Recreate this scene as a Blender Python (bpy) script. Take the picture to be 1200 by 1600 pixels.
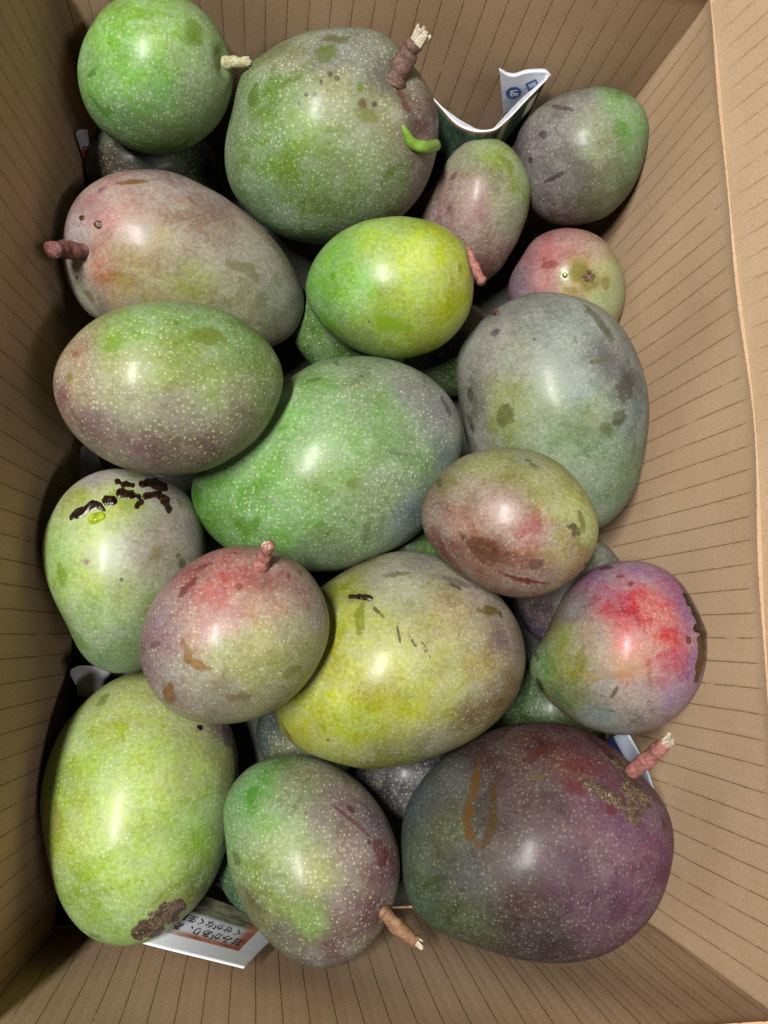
import bpy, bmesh, math, random
import numpy as np
from mathutils import Vector, Matrix
from mathutils.bvhtree import BVHTree

for o in list(bpy.data.objects):
    bpy.data.objects.remove(o)
scene = bpy.context.scene
COL = scene.collection

# =====================================================================  camera
F = 1200.0                      # focal length in photograph pixels (1200 x 1600)
CAMH = 0.465                    # camera above the box floor, metres
def ray(u, v):
    u = np.asarray(u, float); v = np.asarray(v, float)
    return np.stack([(u-600)/F, -(v-800)/F, -np.ones(u.shape)], -1)
_n = ray(405, 990)              # the sight line that points straight down
ZW = -_n/np.linalg.norm(_n)
X0 = np.array([1.0, 0, 0])-ZW*ZW[0]; X0 /= np.linalg.norm(X0)
Y0 = np.cross(ZW, X0)
ROT = np.stack([X0, Y0, ZW])
C0 = np.array([0, 0, CAMH])
def wray(u, v):
    return ray(u, v) @ ROT.T
def at(u, v, z):                # point on a sight line, z metres below the camera
    w = wray(u, v); return C0 + w*(z/-w[..., 2:3] if w.ndim > 1 else z/-w[2])

cam = bpy.data.cameras.new('camera'); camo = bpy.data.objects.new('camera', cam)
COL.objects.link(camo)
cam.sensor_fit = 'VERTICAL'; cam.sensor_height = 36; cam.sensor_width = 36
cam.lens = 36*F/1600
cam.clip_start = .01; cam.clip_end = 50
m = Matrix([list(ROT[i])+[C0[i]] for i in range(3)]+[[0, 0, 0, 1]])
camo.matrix_world = m
scene.camera = camo
scene.render.resolution_x = 768; scene.render.resolution_y = 1024

# =====================================================================  light
world = bpy.data.worlds.new('World'); scene.world = world; world.use_nodes = True
bg = world.node_tree.nodes['Background']
bg.inputs[0].default_value = (0.93, 0.96, 1.0, 1); bg.inputs[1].default_value = 0.025
def lamp(name, loc, target, sx, sy, power, col):
    l = bpy.data.lights.new(name, 'AREA'); l.shape = 'RECTANGLE'; l.size = sx; l.size_y = sy
    l.energy = power; l.color = col
    o = bpy.data.objects.new(name, l); COL.objects.link(o)
    o.location = loc
    d = Vector(target)-Vector(loc)
    o.rotation_euler = d.to_track_quat('-Z', 'Y').to_euler()
    return o
lamp('ceiling_lamp', (-0.46, 0.10, 1.50), (0.05, 0.08, 0.05), 0.60, 0.08, 50, (1.0, 0.98, 0.95))
lamp('ceiling_lamp', (0.75, -0.55, 1.60), (0.05, 0.08, 0.05), 0.60, 0.09, 6.5, (1.0, 0.97, 0.92))

scene.render.engine = 'CYCLES'
scene.cycles.max_bounces = 6; scene.cycles.diffuse_bounces = 4; scene.cycles.glossy_bounces = 2; scene.cycles.caustics_reflective = False
vs = scene.view_settings
vs.view_transform = 'Standard'; vs.look = 'None'; vs.exposure = 0.0; vs.gamma = 1.0
vs.use_curve_mapping = False

# =====================================================================  helpers
def s2l(c):
    c = np.asarray(c, float)
    return np.where(c <= .04045, c/12.92, ((c+.055)/1.055)**2.4)
def hx(h, k=1.0):
    h = h.lstrip('#'); return s2l([int(h[i:i+2], 16)/255 for i in (0, 2, 4)])*k
def hx4(h, k=1.0): return tuple(hx(h, k))+(1.0,)
ALB = 0.57                      # the print of a photograph is brighter than the skin itself

class NT:
    def __init__(s, name):
        s.mat = bpy.data.materials.new(name); s.mat.use_nodes = True
        s.t = s.mat.node_tree; s.t.nodes.clear()
        s.out = s.n('ShaderNodeOutputMaterial'); s.b = s.n('ShaderNodeBsdfPrincipled')
        s.l(s.b.outputs[0], s.out.inputs[0])
    def n(s, typ, **kw):
        o = s.t.nodes.new(typ)
        for k, v in kw.items(): setattr(o, k, v)
        return o
    def l(s, a, b): s.t.links.new(a, b)
    def put(s, sock, v):
        if isinstance(v, bpy.types.NodeSocket): s.l(v, sock)
        elif v is not None: sock.default_value = v
    def attr(s, name, out=0):
        a = s.n('ShaderNodeAttribute'); a.attribute_name = name; return a.outputs[out]
    def math(s, op, a, b=None, c=None, clamp=False):
        o = s.n('ShaderNodeMath'); o.operation = op; o.use_clamp = clamp
        s.put(o.inputs[0], a); s.put(o.inputs[1], b)
        if c is not None: s.put(o.inputs[2], c)
        return o.outputs[0]
    def mr(s, v, a, b, c=0., d=1., smooth=True):
        o = s.n('ShaderNodeMapRange'); o.interpolation_type = 'SMOOTHSTEP' if smooth else 'LINEAR'
        for i, x in enumerate((v, a, b, c, d)): s.put(o.inputs[i], x)
        return o.outputs[0]
    def mix(s, f, a, b, bt='MIX'):
        o = s.n('ShaderNodeMix'); o.data_type = 'RGBA'; o.blend_type = bt
        s.put(o.inputs[0], f); s.put(o.inputs[6], a); s.put(o.inputs[7], b); return o.outputs[2]
    def noise(s, vec, scale, detail=4, rough=.55, dist=0., out=0):
        o = s.n('ShaderNodeTexNoise'); s.put(o.inputs['Vector'], vec)
        o.inputs['Scale'].default_value = scale; o.inputs['Detail'].default_value = detail
        o.inputs['Roughness'].default_value = rough; o.inputs['Distortion'].default_value = dist
        return o.outputs[out]
    def vor(s, vec, scale, feature='F1', rnd=1.0):
        o = s.n('ShaderNodeTexVoronoi'); o.feature = feature; s.put(o.inputs['Vector'], vec)
        o.inputs['Scale'].default_value = scale; o.inputs['Randomness'].default_value = rnd
        return o
    def bump(s, h, strength, dist):
        o = s.n('ShaderNodeBump'); s.put(o.inputs['Height'], h)
        o.inputs['Strength'].default_value = strength; o.inputs['Distance'].default_value = dist
        s.l(o.outputs[0], s.b.inputs['Normal']); return o
    def scale_vec(s, vec, x, y, z):
        o = s.n('ShaderNodeVectorMath'); o.operation = 'MULTIPLY'; s.put(o.inputs[0], vec)
        o.inputs[1].default_value = (x, y, z); return o.outputs[0]
    def obj_vec(s):
        tc = s.n('ShaderNodeTexCoord'); oi = s.n('ShaderNodeObjectInfo')
        a = s.n('ShaderNodeVectorMath'); a.operation = 'SCALE'
        c = s.n('ShaderNodeCombineXYZ')
        for i in range(3): s.l(oi.outputs['Random'], c.inputs[i])
        s.l(c.outputs[0], a.inputs[0]); a.inputs['Scale'].default_value = 7.3
        b = s.n('ShaderNodeVectorMath'); b.operation = 'ADD'
        s.l(tc.outputs['Object'], b.inputs[0]); s.l(a.outputs[0], b.inputs[1])
        return b.outputs[0]

def mesh_obj(name, verts, faces, mat, parent=None, origin=(0, 0, 0), smooth=True):
    me = bpy.data.meshes.new(name)
    v = np.asarray(verts, float)-np.asarray(origin, float)
    me.from_pydata(v.tolist(), [], faces if isinstance(faces, list) else faces.tolist())
    if smooth: me.polygons.foreach_set('use_smooth', np.ones(len(me.polygons), bool))
    me.update()
    if mat: me.materials.append(mat)
    o = bpy.data.objects.new(name, me); COL.objects.link(o)
    if parent: o.parent = parent
    else: o.location = origin
    return o
def fattr(o, name, arr):
    a = o.data.attributes.new(name, 'FLOAT', 'POINT'); a.data.foreach_set('value', np.asarray(arr, np.float32).ravel())
def cattr(o, name, arr):
    arr = np.asarray(arr, np.float32)
    if arr.shape[1] == 3: arr = np.concatenate([arr, np.ones((len(arr), 1), np.float32)], 1)
    a = o.data.attributes.new(name, 'FLOAT_COLOR', 'POINT'); a.data.foreach_set('color', arr.ravel())
def empty(name, loc):
    o = bpy.data.objects.new(name, None); o.empty_display_size = .02; COL.objects.link(o); o.location = loc; return o
def tag(o, label=None, cat=None, group=None, kind=None):
    if label: o['label'] = label
    if cat: o['category'] = cat
    if group: o['group'] = group
    if kind: o['kind'] = kind
    return o
# =====================================================================  materials
def make_skin():
    s = NT('mango_skin'); v = s.obj_vec()
    col = s.attr('col'); st = s.attr('stain', 2); scol = s.attr('stain_col')
    prm = s.attr('prm')
    sep = s.n('ShaderNodeSeparateColor'); s.l(prm, sep.inputs[0])
    lent, bloom, gloss = sep.outputs[0], sep.outputs[1], sep.outputs[2]
    # mottling of the skin itself
    n1 = s.noise(v, 42, 3, .62); n2 = s.noise(v, 480, 2, .7); n3 = s.noise(v, 95, 4, .72, .6); n4 = s.noise(v, 1100, 1, .6)
    hsv = s.n('ShaderNodeHueSaturation'); s.l(col, hsv.inputs['Color'])
    s.l(s.mr(n1, .3, .7, .491, .509), hsv.inputs['Hue'])
    s.l(s.mr(n3, .3, .7, 1.16, .94), hsv.inputs['Saturation'])
    s.l(s.math('MULTIPLY', s.mr(n1, .3, .7, .82, 1.12), s.mr(n2, .3, .7, .84, 1.14)), hsv.inputs['Value'])
    c = hsv.outputs[0]
    # patches rubbed bare: deeper, more saturated skin
    rub = s.mr(s.noise(v, 36, 4, .66, .9), .54, .61)
    h2 = s.n('ShaderNodeHueSaturation'); s.l(c, h2.inputs['Color']); h2.inputs['Saturation'].default_value = 1.16; h2.inputs['Value'].default_value = .80
    c = s.mix(s.math('MULTIPLY', rub, .75), c, h2.outputs[0])
    # waxy bloom, rubbed away in patches, grainy close up
    bm = s.math('MULTIPLY', s.mr(s.math('ADD', s.math('MULTIPLY', n1, .6), s.math('MULTIPLY', n3, .4)), .40, .62), s.mr(n2, .34, .62, .5, 1.))
    bm = s.math('MULTIPLY', s.math('MULTIPLY', bm, bloom), s.mr(rub, 0, 1, 1., .25))
    c = s.mix(s.math('MULTIPLY', bm, .50), c, hx4('#9c9e92', ALB))
    # frosty specks where the bloom flakes
    fs = s.math('MULTIPLY', s.mr(n4, .60, .70), s.mr(n3, .44, .62, .02, .42))
    c = s.mix(s.math('MULTIPLY', fs, bloom), c, hx4('#cfd0bc', ALB))
    # brown russet freckles
    rv = s.vor(v, 150)
    rsep = s.n('ShaderNodeSeparateColor'); s.l(rv.outputs['Color'], rsep.inputs[0])
    rus = s.math('MULTIPLY', s.mr(s.math('ADD', rv.outputs['Distance'], s.math('MULTIPLY', n2, .12)), .10, .19, 1., 0.), s.mr(rsep.outputs[0], .82, .88))
    c = s.mix(s.math('MULTIPLY', rus, .6), c, hx4('#5e4432', ALB))
    # hairline scuffs
    sc = s.noise(s.scale_vec(v, 1, .10, .3), 700, 1, .5, .15)
    c = s.mix(s.math('MULTIPLY', s.mr(sc, .70, .76), s.mr(n1, .46, .6, 0., .2)), c, hx4('#4c4434', ALB))
    # lenticels: pale raised dots
    lv = s.vor(v, 520, rnd=.8)
    lsep = s.n('ShaderNodeSeparateColor'); s.l(lv.outputs['Color'], lsep.inputs[0])
    rad = s.math('MULTIPLY', s.mr(lsep.outputs[1], 0, 1, .22, .37, False), s.mr(n1, .3, .65, .8, 1.1))
    d = s.math('SUBTRACT', rad, lv.outputs['Distance'])
    lm = s.math('MULTIPLY', s.math('MULTIPLY', s.mr(d, -.05, .13), s.mr(lsep.outputs[0], 0, 1, .45, 1., False)), lent)
    lc = s.mix(.52, c, hx4('#dce0b0', ALB))
    c = s.mix(lm, c, lc)
    # stains, wet or rubbed: bloom gone, darker and glossier; ragged, uneven in strength
    nb = s.noise(v, 120, 3, .65)
    edge = s.math('ADD', st, s.math('ADD', s.math('MULTIPLY', s.math('SUBTRACT', nb, .5), 1.7), s.math('MULTIPLY', s.math('SUBTRACT', n2, .5), 1.3)))
    sm = s.math('MULTIPLY', s.mr(edge, -.08, .34), s.mr(n3, .34, .60, .68, 1.))
    scv = s.mix(s.mr(n2, .3, .7, 0., .5), scol, s.mix(.3, scol, c))
    c = s.mix(s.math('MULTIPLY', sm, .92), c, scv)
    s.l(c, s.b.inputs['Base Color'])
    r = s.math('ADD', s.mr(n2, .3, .7, .35, .47), s.math('MULTIPLY', bm, .34))
    s.b.inputs['Coat Weight'].default_value = .11; s.b.inputs['Coat Roughness'].default_value = .20; s.b.inputs['Coat IOR'].default_value = 1.4
    r = s.math('SUBTRACT', r, s.math('MULTIPLY', sm, .13))
    r = s.math('SUBTRACT', r, gloss)
    s.l(r, s.b.inputs['Roughness'])
    s.b.inputs['IOR'].default_value = 1.45
    s.b.inputs['Specular IOR Level'].default_value = .25
    h = s.math('ADD', s.math('MULTIPLY', s.noise(v, 480, 2, .6), .6), s.math('MULTIPLY', s.noise(v, 42, 1, .5), 1.6))
    s.bump(h, .42, .0005)
    return s.mat
SKIN = make_skin()

def make_simple(name, c1, c2, scale, rough, bump=.4, bd=.0004, c3=None, detail=5):
    s = NT(name); v = s.obj_vec()
    n = s.noise(v, scale, detail, .65)
    c = s.mix(s.mr(n, .36, .64), hx4(c1, ALB), hx4(c2, ALB))
    if c3:
        c = s.mix(s.mr(s.noise(v, scale*2.7, 4, .7), .55, .66), c, hx4(c3, ALB))
    s.l(c, s.b.inputs['Base Color']); s.b.inputs['Roughness'].default_value = rough
    s.bump(s.noise(v, scale*2.2, 5, .7), bump, bd)
    return s.mat
STEM_PINK = make_simple('stem_pink', '#a5605c', '#c98d80', 420, .55, .8, .0008, '#6a3c34')
STEM_BROWN = make_simple('stem_brown', '#5e443a', '#8c6656', 420, .6, .8, .0008, '#3a2a22')
STEM_PALE = make_simple('stem_pale', '#b9b384', '#d2cda0', 420, .55, .8, .0008, '#5c5038')
STEM_RED = make_simple('stem_red', '#6a3a34', '#94605a', 420, .5, .8, .0008, '#46261f')
STEM_OCHRE = make_simple('stem_ochre', '#8a5a40', '#a8845a', 420, .55, .8, .0008, '#6b3528')
WOOD = make_simple('cut_wood', '#d8c6a2', '#efe6d2', 700, .8, .9, .0006, '#a88c68')
SPROUT = make_simple('sprout_green', '#7ba436', '#90ba4a', 300, .38, .2, .0003)
SAP = make_simple('dried_sap', '#120d0a', '#2c1d14', 260, .25, .35, .0006, '#5a3418')
SAPB = make_simple('brown_sap', '#3c2612', '#5e4020', 400, .2, .5, .0006)
DROP = make_simple('fresh_sap', '#9ab020', '#b8c830', 300, .08, .1, .0003)
def make_scab():
    s = NT('corky_scab'); v = s.obj_vec()
    w = s.vor(v, 520, 'DISTANCE_TO_EDGE'); n = s.noise(v, 300, 4, .6)
    crack = s.mr(w.outputs['Distance'], .02, .10, 1., 0.)
    c = s.mix(s.mr(n, .35, .65), hx4('#46301f', ALB), hx4('#665040', ALB))
    c = s.mix(s.math('MULTIPLY', crack, s.mr(s.noise(v, 170, 3), .45, .55)), c, hx4('#b79c78', ALB))
    c = s.mix(s.mr(s.vor(v, 640).outputs['Distance'], .12, .2, .8, 0.), c, hx4('#1c120c', ALB))
    s.l(c, s.b.inputs['Base Color']); s.b.inputs['Roughness'].default_value = .75
    s.bump(s.math('ADD', crack, n), .9, .0009); return s.mat
SCAB = make_scab()

PITCH = 0.0110
def make_card(line=1.0):
    s = NT('corrugated_cardboard')
    uv = s.n('ShaderNodeUVMap').outputs[0]
    sx = s.n('ShaderNodeSeparateXYZ'); s.l(uv, sx.inputs[0])
    v = s.obj_vec()
    wob = s.math('MULTIPLY', s.math('SUBTRACT', s.noise(uv, 14, 2), .5), .0010)
    u = s.math('ADD', sx.outputs[0], wob)
    fr = s.math('FRACT', s.math('DIVIDE', u, PITCH))
    dist = s.math('MULTIPLY', s.math('ABSOLUTE', s.math('SUBTRACT', fr, .5)), PITCH)      # metres from the flute line
    wid = s.mr(s.noise(uv, 160, 4, .7), .3, .7, .00012, .00032)
    ln = s.mr(s.math('SUBTRACT', wid, dist), -.0002, .0001)
    gap = s.noise(s.scale_vec(uv, 122, 34, 1), 1.0, 3, .6)
    ln = s.math('MULTIPLY', ln, s.mr(gap, .33, .43))
    fade = s.attr('fade', 2)
    ln = s.math('MULTIPLY', ln, fade)
    fib = s.noise(s.scale_vec(uv, 1, .28, 1), 1500, 5, .7); blot = s.noise(v, 11, 6, .6); fl = s.noise(s.scale_vec(uv, 1, 1, 1), 520, 6, .75)
    c = s.mix(s.mr(blot, .3, .7), hx4('#ab8f70', 1.0), hx4('#b99f80', 1.0))
    c = s.mix(s.mr(fib, .32, .7, 0, .5), c, hx4('#8a7056', 1.0))
    c = s.mix(s.mr(fl, .58, .74, 0, .55), c, hx4('#c9b194', 1.0))
    c = s.mix(s.mr(s.noise(uv, 260, 5, .8), .68, .75, 0, .5), c, hx4('#70502e', 1.0))
    # faint darker trough along each flute
    c = s.mix(s.math('MULTIPLY', s.mr(dist, .0003, .0021, .07, 0.), fade), c, hx4('#7d5c38', 1.0))
    c = s.mix(s.math('MULTIPLY', ln, .58*line), c, hx4('#4c341d', 1.0))
    s.l(c, s.b.inputs['Base Color']); s.b.inputs['Roughness'].default_value = .78
    s.b.inputs['Specular IOR Level'].default_value = .25
    h = s.math('ADD', s.math('MULTIPLY', fib, .5), s.math('MULTIPLY', fl, .6))
    h = s.math('SUBTRACT', h, s.math('MULTIPLY', ln, 1.2))
    s.bump(h, .5, .00035)
    return s.mat
CARD = make_card()

def make_paper(name, fn):
    s = NT(name); uv = s.n('ShaderNodeUVMap').outputs[0]
    sx = s.n('ShaderNodeSeparateXYZ'); s.l(uv, sx.inputs[0])
    c = fn(s, uv, sx.outputs[0], sx.outputs[1])
    g = s.noise(s.obj_vec(), 900, 4, .6)
    c = s.mix(s.mr(g, .3, .7, 0, .10), c, (.25, .24, .22, 1))
    s.l(c, s.b.inputs['Base Color']); s.b.inputs['Roughness'].default_value = .7; s.b.inputs['Specular IOR Level'].default_value = .2
    s.bump(s.noise(s.obj_vec(), 130, 4, .6), .25, .0006)
    return s.mat
WHITE = (.74, .75, .80, 1)
def band(s, x, a, b, e=.01):
    return s.math('MULTIPLY', s.mr(x, a-e, a+e), s.mr(x, b-e, b+e, 1., 0.))
# =====================================================================  setting and box
H = .155; XL, XR, YF, YB = -.105, .2140, -.155, .314; TH = .005
gm = make_simple('table_laminate', '#8f8b85', '#9c9993', 30, .5, .05, .0002)
g = mesh_obj('table', [(-1.5, -1.5, -.0105), (1.5, -1.5, -.0105), (1.5, 1.5, -.0105), (-1.5, 1.5, -.0105)], [(0, 1, 2, 3)], gm, smooth=False)
tag(g, kind='structure')

def solid_grid(name, Pi, Po, U, fade, mat, parent, origin):
    nv, nu, _ = Pi.shape; N = nv*nu
    idx = np.arange(N).reshape(nv, nu)
    a, b, c, d = idx[:-1, :-1].ravel(), idx[:-1, 1:].ravel(), idx[1:, 1:].ravel(), idx[1:, :-1].ravel()
    fi = np.stack([a, b, c, d], 1); fo = np.stack([d, c, b, a], 1)+N
    def strip(e): return np.stack([e[1:], e[:-1], e[:-1]+N, e[1:]+N], 1)
    per = [strip(idx[0, :]), strip(idx[:, -1]), strip(idx[-1, ::-1]), strip(idx[::-1, 0])]
    faces = np.concatenate([fi, fo]+per)
    V = np.concatenate([Pi.reshape(-1, 3), Po.reshape(-1, 3)])
    o = mesh_obj(name, V, faces, mat, parent, origin)
    uvl = o.data.uv_layers.new(name='UVMap')
    UU = np.concatenate([U.reshape(-1, 2)]*2)
    uvl.data.foreach_set('uv', UU[faces.ravel()].astype(np.float32).ravel())
    fattr(o, 'fade', np.concatenate([fade.ravel(), np.zeros(N)]))
    # keep the edges of the board crisp
    at_ = o.data.attributes.new('sharp_edge', 'BOOLEAN', 'EDGE')
    rim = set()
    for e in (idx[0, :], idx[:, -1], idx[-1, :], idx[:, 0]):
        for q in (0, N):
            for i, j in zip(e[:-1], e[1:]): rim.add((min(i, j)+q, max(i, j)+q))
    vals = [tuple(sorted(e.vertices)) in rim for e in o.data.edges]
    at_.data.foreach_set('value', vals)
    return o

BOX = empty('cardboard_box', (.0555, .0795, -.010))
tag(BOX, 'open brown corrugated cardboard box packed with mangoes', 'box')
BO = np.array(BOX.location)
def frac_line(u):
    f = (u/PITCH) % 1.0
    return np.abs(f-.5)*PITCH
def wall(name, p0, p1, outw, bow, seed, lean=0., H=H, bead=0., nv=26, faden=.008):
    p0 = np.array(p0, float); p1 = np.array(p1, float); outw = np.array(outw, float)
    L = np.linalg.norm(p1-p0); d = (p1-p0)/L
    nu = int(L/PITCH*10)+1
    u = np.linspace(0, L, nu)[None]; v = np.linspace(0, H, nv)[:, None]
    v = H*(1-(1-v/H)**1.4)
    off = lean*(v/H)**1.3+bow*np.sin(np.pi*u/L)*(v/H)+.0012*np.sin(u*31+seed)*(v/H)+.0007*np.sin(u*55+v*40+seed*2)
    off = off+.00028*np.exp(-(frac_line(u)/.0005)**2)-.00012*np.cos(frac_line(u)/PITCH*2*np.pi)*0
    off = off-bead*np.exp(-((H-v)/.0022)**2)
    P = p0+d*u[..., None]+np.array([0, 0, 1])*v[..., None]+outw*off[..., None]
    Po = p0+d*u[..., None]+np.array([0, 0, 1])*v[..., None]+outw*(off[..., None]*.8+TH)
    U = np.stack([np.broadcast_to(u, off.shape)+seed*.37, np.broadcast_to(v, off.shape)+seed], -1)
    t = np.clip((H-v-.002)/faden, 0, 1); fade = np.broadcast_to(t*t*(3-2*t), off.shape)
    return solid_grid(name, P, Po, U, fade, CARD, BOX, BO)
def flap(name, p0, p1, dirv, nrm, L2, seed, bow=0., outw=(0, 0, 0)):
    p0 = np.array(p0, float); p1 = np.array(p1, float); dirv = np.array(dirv, float); dirv /= np.linalg.norm(dirv)
    nrm = np.array(nrm, float); nrm /= np.linalg.norm(nrm); outw = np.array(outw, float)
    L = np.linalg.norm(p1-p0); d = (p1-p0)/L
    nu = int(L/PITCH*10)+1
    u = np.linspace(.002, L-.002, nu)[None]; v = np.linspace(0, L2, 20)[:, None]
    off = .0012*np.sin(u*27+seed)*(v/L2)+.00028*np.exp(-(frac_line(u)/.0005)**2)
    b = (bow*np.sin(np.pi*u/L)+.0012*np.sin(u*31+1))
    P = p0+d*u[..., None]+dirv*v[..., None]-nrm*off[..., None]+outw*b[..., None]
    Po = P-nrm*TH
    U = np.stack([np.broadcast_to(u, off.shape)+seed*.37, np.broadcast_to(v, off.shape)+seed], -1)
    t = np.clip((v-.002)/.01, 0, 1); fade = np.broadcast_to(.75*t*t*(3-2*t), off.shape)
    return solid_grid(name, P, Po, U, fade, CARD, BOX, BO)
a14 = math.radians(13)
# walls: the inner face is the first grid
wall('wall', (XR, YB+.0015, 0), (XR, YF-.0015, 0), (1, 0, 0), .0060, 1, bead=.0005)           # right
wall('wall', (XL, YF-.0015, 0), (XL, YB+.0015, 0), (-1, 0, 0), .003, 2, lean=.010, bead=.0008)           # left
wall('wall', (XL-.016, YB+.001, 0), (XR+.008, YB+.001, 0), (0, 1, 0), .002, 3, bead=.0008)   # back
wall('wall', (XR+.008, YF-.001, 0), (XL-.016, YF-.001, 0), (0, -1, 0), .002, 4, bead=.0008)  # front
flap('flap', (XR+.0010, YB, H+.0004), (XR+.0010, YF, H+.0004), (math.sin(a14), 0, math.cos(a14)), (-math.cos(a14), 0, math.sin(a14)), .15, 1, .0060, (1, 0, 0))
flap('flap', (XL-.0160, YF, H-.004), (XL-.0160, YB, H-.004), (-.5, 0, -.86), (-.86, 0, .5), .11, 6)
flap('flap', (XL, YB+.0066, H-.004), (XR, YB+.0066, H-.004), (0, .45, -.89), (0, .89, .45), .11, 7)
flap('flap', (XR, YF-.0066, H-.004), (XL, YF-.0066, H-.004), (0, -.45, -.89), (0, -.89, .45), .11, 8)
# base panel
nu = int((XR-XL)/PITCH*6); u = np.linspace(XL-.004, XR+.004, nu)[None]; v = np.linspace(YF-.005, YB+.005, 12)[:, None]
Pi = np.stack([np.broadcast_to(u, (12, nu)), np.broadcast_to(v, (12, nu)), np.full((12, nu), .0003)], -1)
Po = Pi.copy(); Po[..., 2] = -.010
solid_grid('base_panel', Pi, Po, Pi[..., :2]+.5, np.ones((12, nu)), CARD, BOX, BO)
# ---- fruit outlines measured in photograph pixels (1200 x 1600); depth = metres below the camera along each sight line
# key: outline points, depth, thickness ratio
FR = {
 1: dict(o="120,115 126,78 143,40 172,3 230,-9 300,0 335,30 355,65 366,105 364,140 350,180 320,215 285,237 245,243 200,232 160,205 132,165", t=.95),
 2: dict(o="347,260 353,215 365,175 382,115 415,80 460,55 510,44 565,46 600,58 630,82 655,115 675,150 685,195 683,235 670,280 650,318 620,345 570,370 500,380 440,370 390,335 360,300", t=.9),
 3: dict(o="97,390 100,350 125,300 160,275 215,262 270,267 320,290 370,320 410,355 445,395 467,435 476,470 472,495 457,520 435,539 390,548 330,540 250,525 190,515 145,497 120,470 102,430", t=.86),
 4: dict(o="80,600 87,560 108,532 135,507 175,485 225,474 275,470 330,477 380,500 420,532 442,570 445,595 435,635 410,680 365,717 320,737 270,745 220,742 175,727 135,700 105,665 87,630", t=.86),
 5: dict(o="475,455 480,425 497,395 520,370 555,350 600,340 650,340 695,352 722,375 738,405 742,440 738,475 722,510 695,538 660,555 620,562 580,557 540,542 508,518 487,490", t=.9),
 6: dict(o="657,330 685,280 710,235 735,217 760,213 790,222 815,250 829,285 827,325 815,360 795,398 768,435 735,447 700,432 670,398 655,360", t=.9),
 7: dict(o="801,227 807,205 830,175 870,150 910,138 950,135 980,145 1005,167 1016,200 1012,235 1000,275 980,310 950,337 910,351 875,352 845,343 818,310 803,265", t=.9),
 8: dict(o="792,460 795,437 815,402 835,372 860,359 885,355 920,362 950,382 967,405 977,435 978,460 972,490 955,520 930,538 890,545 840,532 805,500", t=.9),
 9: dict(o="712,565 720,537 740,510 770,485 810,460 850,451 885,453 925,470 960,500 990,540 1007,575 1016,615 1016,660 1007,710 995,755 972,797 940,825 895,832 845,815 790,775 750,735 729,690 718,640 712,605", t=.84),
 10: dict(o="450,592 490,568 540,559 590,560 640,572 685,600 712,635 723,672 720,710 706,760 680,805 645,842 600,867 565,882 525,893 480,892 430,885 385,873 350,855 325,830 303,795 296,765 305,735 335,695 385,642 420,612", t=.84),
 11: dict(o="655,800 665,770 685,740 715,715 750,702 790,697 825,700 865,715 900,745 922,775 936,810 939,827 932,855 917,885 890,912 855,930 815,936 775,927 730,905 690,875 665,845", t=.9),
 12: dict(o="65,852 68,830 82,799 98,771 124,747 152,734 180,731 225,738 258,748 285,764 304,788 318,820 323,850 318,895 298,950 268,1005 240,1035 216,1046 194,1053 169,1052 143,1041 121,1015 110,993 101,973 84,937 70,903", t=.9),
 13: dict(o="217,1015 222,980 240,940 270,902 310,872 355,856 395,854 440,865 475,885 500,915 515,955 516,995 500,1040 470,1080 430,1110 385,1128 340,1132 295,1125 255,1100 228,1060", t=.92),
 14: dict(o="470,945 505,915 540,892 575,875 610,863 640,860 675,865 730,888 775,920 798,950 812,975 821,1010 821,1040 810,1080 790,1113 750,1150 700,1177 665,1190 612,1203 570,1207 540,1200 500,1187 465,1172 442,1147 431,1115 436,1060 450,990", t=.82),
 15: dict(o="827,1045 833,1020 850,995 865,960 885,925 910,897 945,880 985,874 1025,882 1055,902 1080,935 1100,975 1107,1015 1104,1050 1090,1085 1065,1115 1030,1137 990,1148 945,1145 905,1130 875,1110 850,1087 834,1065", t=.92),
 16: dict(o="215,1047 165,1070 125,1105 95,1145 75,1188 62,1240 61,1275 65,1310 75,1355 95,1415 120,1450 155,1475 190,1483 225,1477 270,1450 310,1413 338,1370 354,1325 367,1260 374,1205 373,1165 360,1125 335,1090 300,1063 260,1048", t=.84),
 17: dict(o="347,1265 352,1240 365,1218 395,1190 430,1180 462,1178 500,1186 540,1205 575,1235 602,1270 616,1305 625,1350 620,1395 605,1435 590,1465 562,1492 525,1511 487,1513 445,1497 410,1465 380,1420 361,1370 351,1315", t=.9),
 18: dict(o="622,1300 627,1262 650,1225 680,1192 725,1160 775,1137 825,1127 880,1130 925,1145 960,1165 990,1195 1016,1225 1040,1260 1052,1305 1047,1355 1030,1415 995,1460 950,1492 900,1505 850,1506 800,1500 750,1485 700,1465 660,1440 637,1412 626,1365", t=.86),
 # fruit of the lower layer, only glimpsed in the gaps: cx, cy, rx, ry, angle
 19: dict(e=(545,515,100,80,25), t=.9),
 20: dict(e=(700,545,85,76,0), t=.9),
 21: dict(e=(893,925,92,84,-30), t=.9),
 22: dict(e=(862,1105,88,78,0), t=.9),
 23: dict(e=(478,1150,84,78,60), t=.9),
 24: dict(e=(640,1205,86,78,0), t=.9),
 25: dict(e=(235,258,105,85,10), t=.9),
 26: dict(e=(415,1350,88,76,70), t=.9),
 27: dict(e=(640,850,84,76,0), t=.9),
}
# =====================================================================  mangoes
DIST = {1: 0.4624, 2: 0.4633, 3: 0.4408, 4: 0.3658, 5: 0.4122, 6: 0.4907, 7: 0.5119, 8: 0.5046, 9: 0.44, 10: 0.4034, 11: 0.3753, 12: 0.4056, 13: 0.3533, 14: 0.3962, 15: 0.4041, 16: 0.4362, 17: 0.4081, 18: 0.4151, 19: 0.4615, 20: 0.4838, 21: 0.4738, 22: 0.4725, 23: 0.4456, 24: 0.4557, 25: 0.5091, 26: 0.4594, 27: 0.4507}
NPH = 360
PHI = np.linspace(0, 2*np.pi, NPH+1)[:-1]

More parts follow.
